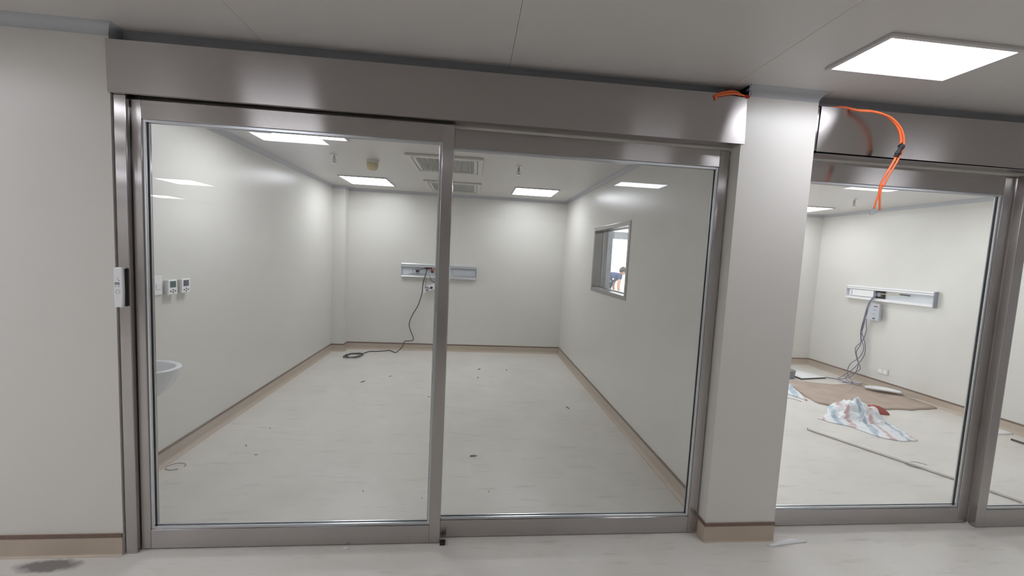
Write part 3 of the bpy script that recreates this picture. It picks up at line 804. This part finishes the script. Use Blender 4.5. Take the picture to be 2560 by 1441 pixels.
# ------------------------------------------------------------------ loose things on the floors
def sheet(name, outline, hfun, mat, label, cat, nr=10, nt=64, group=None, jitter=.0, z0=.0015):
    """a draped sheet over an outline polygon, standing on the floor"""
    P = [Vector((x, y, 0)) for x, y in outline]
    c = sum(P, Vector((0, 0, 0))) / len(P)
    L = [0]
    Q = P + [P[0]]
    for i in range(len(P)): L.append(L[-1] + (Q[i + 1] - Q[i]).length)
    rim = []
    for k in range(nt):
        d = L[-1] * k / nt
        i = max(j for j in range(len(P)) if L[j] <= d)
        t = (d - L[i]) / max(1e-6, L[i + 1] - L[i])
        q = Q[i].lerp(Q[i + 1], t)
        if jitter: q = q + Vector((noise.noise(q * 9), noise.noise(q * 9 + Vector((7, 3, 1))), 0)) * jitter
        rim.append(q)
    mb = MB()
    mb.v.append((c.x, c.y, z0 + hfun(c.x, c.y, 0)))
    for i in range(1, nr + 1):
        r = i / nr
        for q in rim:
            p = c.lerp(q, r)
            mb.v.append((p.x, p.y, z0 + max(.0008, hfun(p.x, p.y, r))))
    for k in range(nt): mb.f.append((0, 1 + k, 1 + (k + 1) % nt))
    for i in range(nr - 1):
        for k in range(nt):
            a = 1 + i * nt + k; b = 1 + i * nt + (k + 1) % nt
            mb.f.append((a, a + nt, b + nt, b))
    # underside
    n0 = len(mb.v)
    for q in rim: mb.v.append((q.x, q.y, .0004))
    base = 1 + (nr - 1) * nt
    for k in range(nt): mb.f.append((base + k, n0 + k, n0 + (k + 1) % nt, base + (k + 1) % nt))
    mb.f.append(tuple(n0 + k for k in range(nt - 1, -1, -1)))
    return mb.build(name, mat, None, smooth=True, loc=(c.x, c.y, 0), label=label, cat=cat, group=group)

nz = lambda x, y, s, o=0: noise.noise(Vector((x * s + o, y * s, o)))
sheet('brown_paper', [(4.46, 3.10), (4.63, 3.07), (4.90, 2.97), (5.45, 2.95), (5.56, 3.05), (5.56, 2.30), (5.56, 2.10), (5.14, 2.04), (4.79, 2.05), (4.24, 2.07), (4.12, 2.215), (4.18, 2.49), (4.33, 2.93)],
      lambda x, y, r: .010 + .012 * nz(x, y, 3.5) + (.02 * max(0, nz(x, y, 5, 4)) if r > .85 else 0), 'paper', 'crumpled brown paper sheet spread over the bright room floor', 'paper sheet', 14, 90, jitter=.02)
def sackh(x, y, r):
    d = math.hypot((x - 4.22) / .30, (y - 1.86) / .22)
    body = .15 * max(0, 1 - d * d) ** .7 if d < 1 else 0
    rid = abs(nz(x, y, 12, 2)) * .085 + abs(nz(x, y, 24, 5)) * .035
    return .006 + body * (.75 + .6 * nz(x, y, 9)) + rid * (1 - r ** 3) * (1.2 if d < 1.2 else .45)
sheet('striped_sack', [(3.69, 1.765), (3.93, 1.90), (4.10, 2.08), (4.34, 2.13), (4.47, 2.13), (4.46, 1.98), (4.42, 1.78), (4.40, 1.60), (4.34, 1.42), (4.25, 1.27), (4.10, 1.24), (3.96, 1.31), (3.90, 1.46), (3.88, 1.56), (3.74, 1.68)],
      sackh, 'sack', 'crumpled white woven sack with red and blue bands in front of the brown paper', 'sack', 26, 110, jitter=.03)
sheet('striped_sack', [(4.28, 2.94), (4.31, 2.86), (4.19, 2.62), (4.12, 2.47), (4.06, 2.30), (4.02, 2.41), (3.96, 2.60), (3.96, 2.95)],
      lambda x, y, r: .012 + (1 - r) * .07 + abs(nz(x, y, 14, 3)) * .03 * (1 - r * r), 'sack', 'striped sack end beside the pier at the left edge of the brown paper', 'sack', 14, 60, jitter=.02)
# red rag beside the sack
sheet('red_rag', [(4.475, 2.04), (4.60, 2.035), (4.69, 1.96), (4.68, 1.88), (4.57, 1.90), (4.475, 1.96)], lambda x, y, r: .01 + .07 * (1 - r * r) + .02 * abs(nz(x, y, 20)), 'rag', 'small red rag beside the striped sack', 'rag', 8, 36)
# white curved cover tray
tr = empty('cover_tray', (5.47, 2.67, .02), 'white boat-shaped plastic cover lying on the brown paper', 'plastic cover')
def tray():
    mb = MB()
    n = 16
    a, b = Vector((5.30, 2.76, 0)), Vector((5.575, 2.52, 0))
    d = (b - a).normalized(); s = Vector((-d.y, d.x, 0))
    prof = [(-1, .052), (-.92, .020), (-.5, .006), (0, .003), (.5, .006), (.92, .020), (1, .052)]
    for i in range(n + 1):
        t = i / n
        wd = .085 * (math.sin(PI * (.06 + .88 * t)) ** .6)
        for (u, h) in prof:
            p = a.lerp(b, t) + s * u * wd
            mb.v.append((p.x, p.y, .026 + h * .55 + .010 * math.sin(t * 3)))
    m = len(prof)
    for i in range(n):
        for j in range(m - 1):
            q = i * m + j
            mb.f.append((q, q + 1, q + m + 1, q + m))
    return mb
to = tray().build('shell', 'white', tr, smooth=True)
so_ = to.modifiers.new('thick', 'SOLIDIFY'); so_.thickness = .006; so_.offset = -1
# grey tub and board at the far left
tb = empty('grey_tub', (4.60, 3.27, 0), 'small open grey tub on the floor beside the pier', 'tub')
MB().lathe((4.60, 3.27, 0), [(.075, .0), (.088, .004), (.095, .10), (.099, .112), (.094, .116), (.084, .108), (.076, .014), (.01, .012)], 28).build('wall', 'grey', tb, smooth=False)
MB().lathe((4.60, 3.27, .1005), [(.097, 0), (.1015, .004), (.1015, .012), (.097, .014)], 28).build('rim', 'grey', tb)
bd = empty('floor_board', (4.95, 3.40, 0), 'pale board with a dark edge lying behind the grey tub', 'board')
BP = [(4.73, 3.16), (5.19, 3.245), (5.02, 3.62), (4.72, 3.56)]
MB().prism([(x, y, 0) for x, y in BP], (0, 0, .0), (0, 0, .020)).build('core', 'darkwood', bd)
MB().prism([(x, y, 0) for x, y in BP], (0, 0, .0202), (0, 0, .0235)).build('top_face', 'whitepaper', bd)
# pipe, paper and offcuts
pl = empty('pipe', (3.62, .905, 0), 'long white pipe lying diagonally across the bright room floor', 'pipe')
MB().tube([(3.336, 1.486, .0135), (3.925, .31, .0135)], .013, 12, 1).build('tube', 'pole', pl, smooth=False)
MB().tube([(3.336, 1.486, .0135), (3.334, 1.490, .0135)], .0105, 12, 1).build('bore_shade_plug', 'shade_and_dark', pl)  # dark plug stands in for the shade inside the pipe end
sheet('white_paper', [(5.27, 1.40), (5.56, 1.42), (5.56, 1.72), (5.40, 1.68), (5.30, 1.55)], lambda x, y, r: .006 + .01 * nz(x, y, 6), 'whitepaper', 'white paper sheet on the bright room floor near the right stile', 'paper sheet', 6, 40)
MB().prism([(5.31, 1.285, 0), (5.325, 1.29, 0), (5.345, 1.06, 0), (5.325, 1.06, 0)], (0, 0, .0), (0, 0, .018)).build('dark_offcut', 'darkwood', None, loc=(5.33, 1.17, 0), label='dark strip offcut on the bright room floor at the right edge', cat='offcut')
MB().tube([(3.72 + .09 * math.cos(a * .5), .82 + .055 * math.sin(a * .5), .003) for a in range(11)], .002, 6).build('wire_loop', 'greyprint', None, loc=(3.7, .85, 0), label='thin pale wire loop on the floor beside the long pipe', cat='wire')
MB().tube([(3.80, 2.36, .004), (3.86, 2.37, .01), (3.92, 2.33, .008), (3.95, 2.27, .004)], .003, 6).build('wire', 'greyprint', None, loc=(3.87, 2.33, 0), label='short bent wire on the floor left of the brown paper', cat='wire')
sheet('paper_scrap', [(1.722, -.042), (1.79, -.030), (1.86, -.006), (1.91, .010), (1.935, -.004), (1.985, -.024), (1.88, -.036), (1.74, -.054)], lambda x, y, r: .004 + .013 * (1 - r * r) + .004 * nz(x, y, 30), 'whitepaper', 'torn white paper scrap on the hall floor by the pier', 'paper scrap', 6, 40)
sheet('paper_scrap', [(-.61, .002), (-.585, .003), (-.58, .012), (-.60, .014)], lambda x, y, r: .003 + .004 * (1 - r), 'whitepaper', 'tiny white paper scrap under the left sliding leaf', 'paper scrap', 3, 16)
MB().tube([(-1.975 + .055 * math.cos(a * .55) * (1 + .1 * math.sin(a)), .825 + .045 * math.sin(a * .55), .003) for a in range(11)], .0016, 6).build('wire_loop', 'dirt', None, loc=(-1.94, .825, 0), label='thin bent wire loop on the near room floor below the wash basin', cat='wire')
deb = [(-1.224, 2.729, .05), (.067, .974, .035), (1.053, 1.983, .035), (.145, 3.344, .04), (.516, 3.333, .04), (.124, 2.968, .035), (-1.681, 1.135, .018), (-1.536, .991, .012), (.167, .501, .010), (-.642, .518, .012), (-.259, .434, .006), (-.413, 2.255, .015), (-.96, 2.948, .03), (-1.652, 1.444, .016)]
deb_labels = ['dark dirt scrap on the near room floor left of the mullion, below the coiled cable', None, 'thin dark scrap near the window wall skirting of the near room', 'dark sliver on the floor right of the mullion, closest to the back wall', 'dark sliver near the middle of the floor by the back wall', 'dark sliver right of the mullion, just in front of the farthest slivers',
              'small dark speck on the floor in front of the left wall', 'tiny dark speck beside the left wall speck, nearer the door', 'tiny speck just inside the fixed leaf', 'tiny speck just inside the sliding leaf', 'smallest speck left of the foot of the mullion', 'small speck halfway back, left of the mullion', 'thin faint sliver in front of the back wall, left of the mullion', 'speck farthest left, toward the middle of the left wall']
for i, (x, y, r) in enumerate(deb):
    big = i == 1
    lab = 'larger grey dirt clump on the near room floor right of the mullion' if big else deb_labels[i]
    an = random.uniform(0, PI)
    pts = []
    for k in range(7):
        a = 2 * PI * k / 7
        rr = r * random.uniform(.6, 1.15)
        u, v = rr * math.cos(a), rr * (.55 if big else .22) * math.sin(a)
        pts.append((x + u * math.cos(an) - v * math.sin(an), y + u * math.sin(an) + v * math.cos(an)))
    sheet('dirt_scrap', pts, lambda X, Y, R, r=r: .0015 + r * .25 * (1 - R * R) * (.6 + nz(X, Y, 60)), 'dirt', lab, 'debris', 4, 14, group='dirt scraps on the near room floor')

# ------------------------------------------------------------------ the worker outside
def skin_mesh(name, V, Eg, R, sub, root=0):
    me = bpy.data.meshes.new(name)
    me.from_pydata(V, Eg, [])
    o = bpy.data.objects.new(name, me)
    COL.objects.link(o)
    md = o.modifiers.new('skin', 'SKIN')
    md.use_smooth_shade = True
    for i, r in enumerate(R):
        sv = me.skin_vertices[0].data[i]
        sv.radius = r if isinstance(r, tuple) else (r, r)
        sv.use_root = (i == root)
    s = o.modifiers.new('sub', 'SUBSURF'); s.levels = sub; s.render_levels = sub
    dg = bpy.context.evaluated_depsgraph_get()
    m2 = bpy.data.meshes.new_from_object(o.evaluated_get(dg))
    bpy.data.objects.remove(o)
    bpy.data.meshes.remove(me)
    return m2

def obj_from(me, name, mat, parent=None):
    me.name = name
    me.materials.clear(); me.materials.append(M[mat])
    for p in me.polygons: p.use_smooth = True
    o = bpy.data.objects.new(name, me)
    COL.objects.link(o)
    o.parent = parent
    return o

PX, PY = 3.565, 8.5
person = empty('person', (PX, PY, -.02), 'person in a blue t-shirt bending forward outside, seen through the internal window', 'person')
# local coordinates: +x = the way the person faces
hip = (.02, 0, .95)
def build_person():
    V, Eg, R = [], [], []
    def add(p, r, prev=None):
        V.append(p); R.append(r)
        if prev is not None: Eg.append((prev, len(V) - 1))
        return len(V) - 1
    pel = add((.0, 0, 1.02), .125)
    sp1 = add((.10, 0, 1.10), .125, pel)
    sp2 = add((.21, 0, 1.155), .13, sp1)
    chest = add((.31, 0, 1.175), .125, sp2)
    neck = add((.385, 0, 1.195), .055, chest)
    nk2 = add((.42, 0, 1.23), .05, neck)
    hd = add((.455, 0, 1.285), .085, nk2)
    hd2 = add((.475, 0, 1.34), .075, hd)
    for s in (-1, 1):
        sh = add((.335, s * .165, 1.175), .062, chest)
        el = add((.30, s * .20, .905), .043, sh)
        fo = add((.325, s * .185, .76), .036, el)
        wr_ = add((.35, s * .17, .665), .026, fo)
        palm = add((.36, s * .165, .61), (.036, .018), wr_)
        for k, (dy, ln) in enumerate(((-.027, .070), (-.009, .080), (.009, .076), (.026, .062))):
            f1_ = add((.363 + .002, s * .165 + dy, .572), .0088, palm)
            f2_ = add((.372, s * .165 + dy * 1.1, .572 - ln * .55), .008, f1_)
            add((.366, s * .165 + dy * 1.1, .572 - ln), .007, f2_)
        th = add((.385, s * .165 - s * .025, .605), .0095, palm)
        add((.405, s * .165 - s * .030, .570), .008, th)
        hp = add((.0, s * .095, .93), .095, pel)
        kn = add((.045, s * .11, .52), .062, hp)
        cf = add((.0, s * .11, .33), .055, kn)
        an = add((-.035, s * .11, .085), .038, cf)
        ft = add((.04, s * .115, .045), .036, an)
        add((.13, s * .12, .032), .030, ft)
    return skin_mesh('body', V, Eg, R, 2)
body = obj_from(build_person(), 'body', 'skin', person)
# clothing follows the same joints, a little wider
sh_me = skin_mesh('tshirt', [(.02, 0, 1.045), (.10, 0, 1.10), (.21, 0, 1.155), (.31, 0, 1.178), (.368, 0, 1.192), (.335, .165, 1.178), (.318, .186, 1.06), (.335, -.165, 1.178), (.318, -.186, 1.06)],
                  [(0, 1), (1, 2), (2, 3), (3, 4), (3, 5), (5, 6), (3, 7), (7, 8)], [.155, .155, .158, .148, .078, .080, .074, .080, .074], 2)
shirt = obj_from(sh_me, 'tshirt', 'shirt', person)
MB().lathe((PX + .155, PY - .170, 1.10 - .02), [(.022, 0), (.022, -.003)], 10, 'y').build('shirt_mark', 'whitepaper', shirt)
tr_me = skin_mesh('trousers', [(.0, 0, 1.0), (0, .095, .92), (.045, .11, .52), (.0, .11, .33), (-.035, .11, .11), (0, -.095, .92), (.045, -.11, .52), (.0, -.11, .33), (-.035, -.11, .11)],
                  [(0, 1), (1, 2), (2, 3), (3, 4), (0, 5), (5, 6), (6, 7), (7, 8)], [.152, .118, .082, .074, .066, .118, .082, .074, .066], 2)
obj_from(tr_me, 'trousers', 'jeans', person)
MB().lathe((PX + .01, PY, 1.0 - .02), [(.150, 0), (.166, .02), (.164, .055), (.150, .075), (.10, .078)], 24, sy=1.0, sx=.97).build('waistband', 'belt', person)
for s in (-1, 1):
    MB().prism([(PX - .09, PY + s * .115 - .045, 0), (PX + .13, PY + s * .12 - .05, 0), (PX + .175, PY + s * .12, 0), (PX + .13, PY + s * .12 + .05, 0), (PX - .09, PY + s * .115 + .045, 0)], (0, 0, -.02), (0, 0, .065)).build('shoe', 'shoe', person, .02)
# head details: hair cap, ears, nose, eyes, mouth
def ell(name, mat, c, r, tilt=0, seg=20, rings=12, cut=None, parent=person):
    mb = MB()
    vs = []
    for i in range(rings + 1):
        th = PI * i / rings
        for k in range(seg):
            a = 2 * PI * k / seg
            p = Vector((r[0] * math.sin(th) * math.cos(a), r[1] * math.sin(th) * math.sin(a), r[2] * math.cos(th)))
            p = Matrix.Rotation(tilt, 3, 'Y') @ p
            mb.v.append((PX + c[0] + p.x, PY + c[1] + p.y, -.02 + c[2] + p.z))
    for i in range(rings):
        for k in range(seg):
            a = i * seg + k; b = i * seg + (k + 1) % seg
            if cut is None or i < cut: mb.f.append((a, b, b + seg, a + seg))
    return mb.build(name, mat, parent, smooth=True)
ell('face', 'skin', (.475, 0, 1.305), (.085, .072, .112), .55)
ell('hair', 'hair', (.462, 0, 1.330), (.094, .083, .112), .25, cut=8)
for s in (-1, 1):
    ell('ear', 'skin', (.455, s * .075, 1.285), (.018, .010, .030), .5, 10, 6)
    ell('eye', 'whitepaper', (.540, s * .030, 1.285), (.009, .013, .009), 0, 10, 6)
ell('nose', 'skin', (.553, 0, 1.252), (.018, .014, .022), .6, 10, 6)
ell('mouth', 'redcap', (.520, 0, 1.213), (.010, .022, .005), .6, 10, 6)
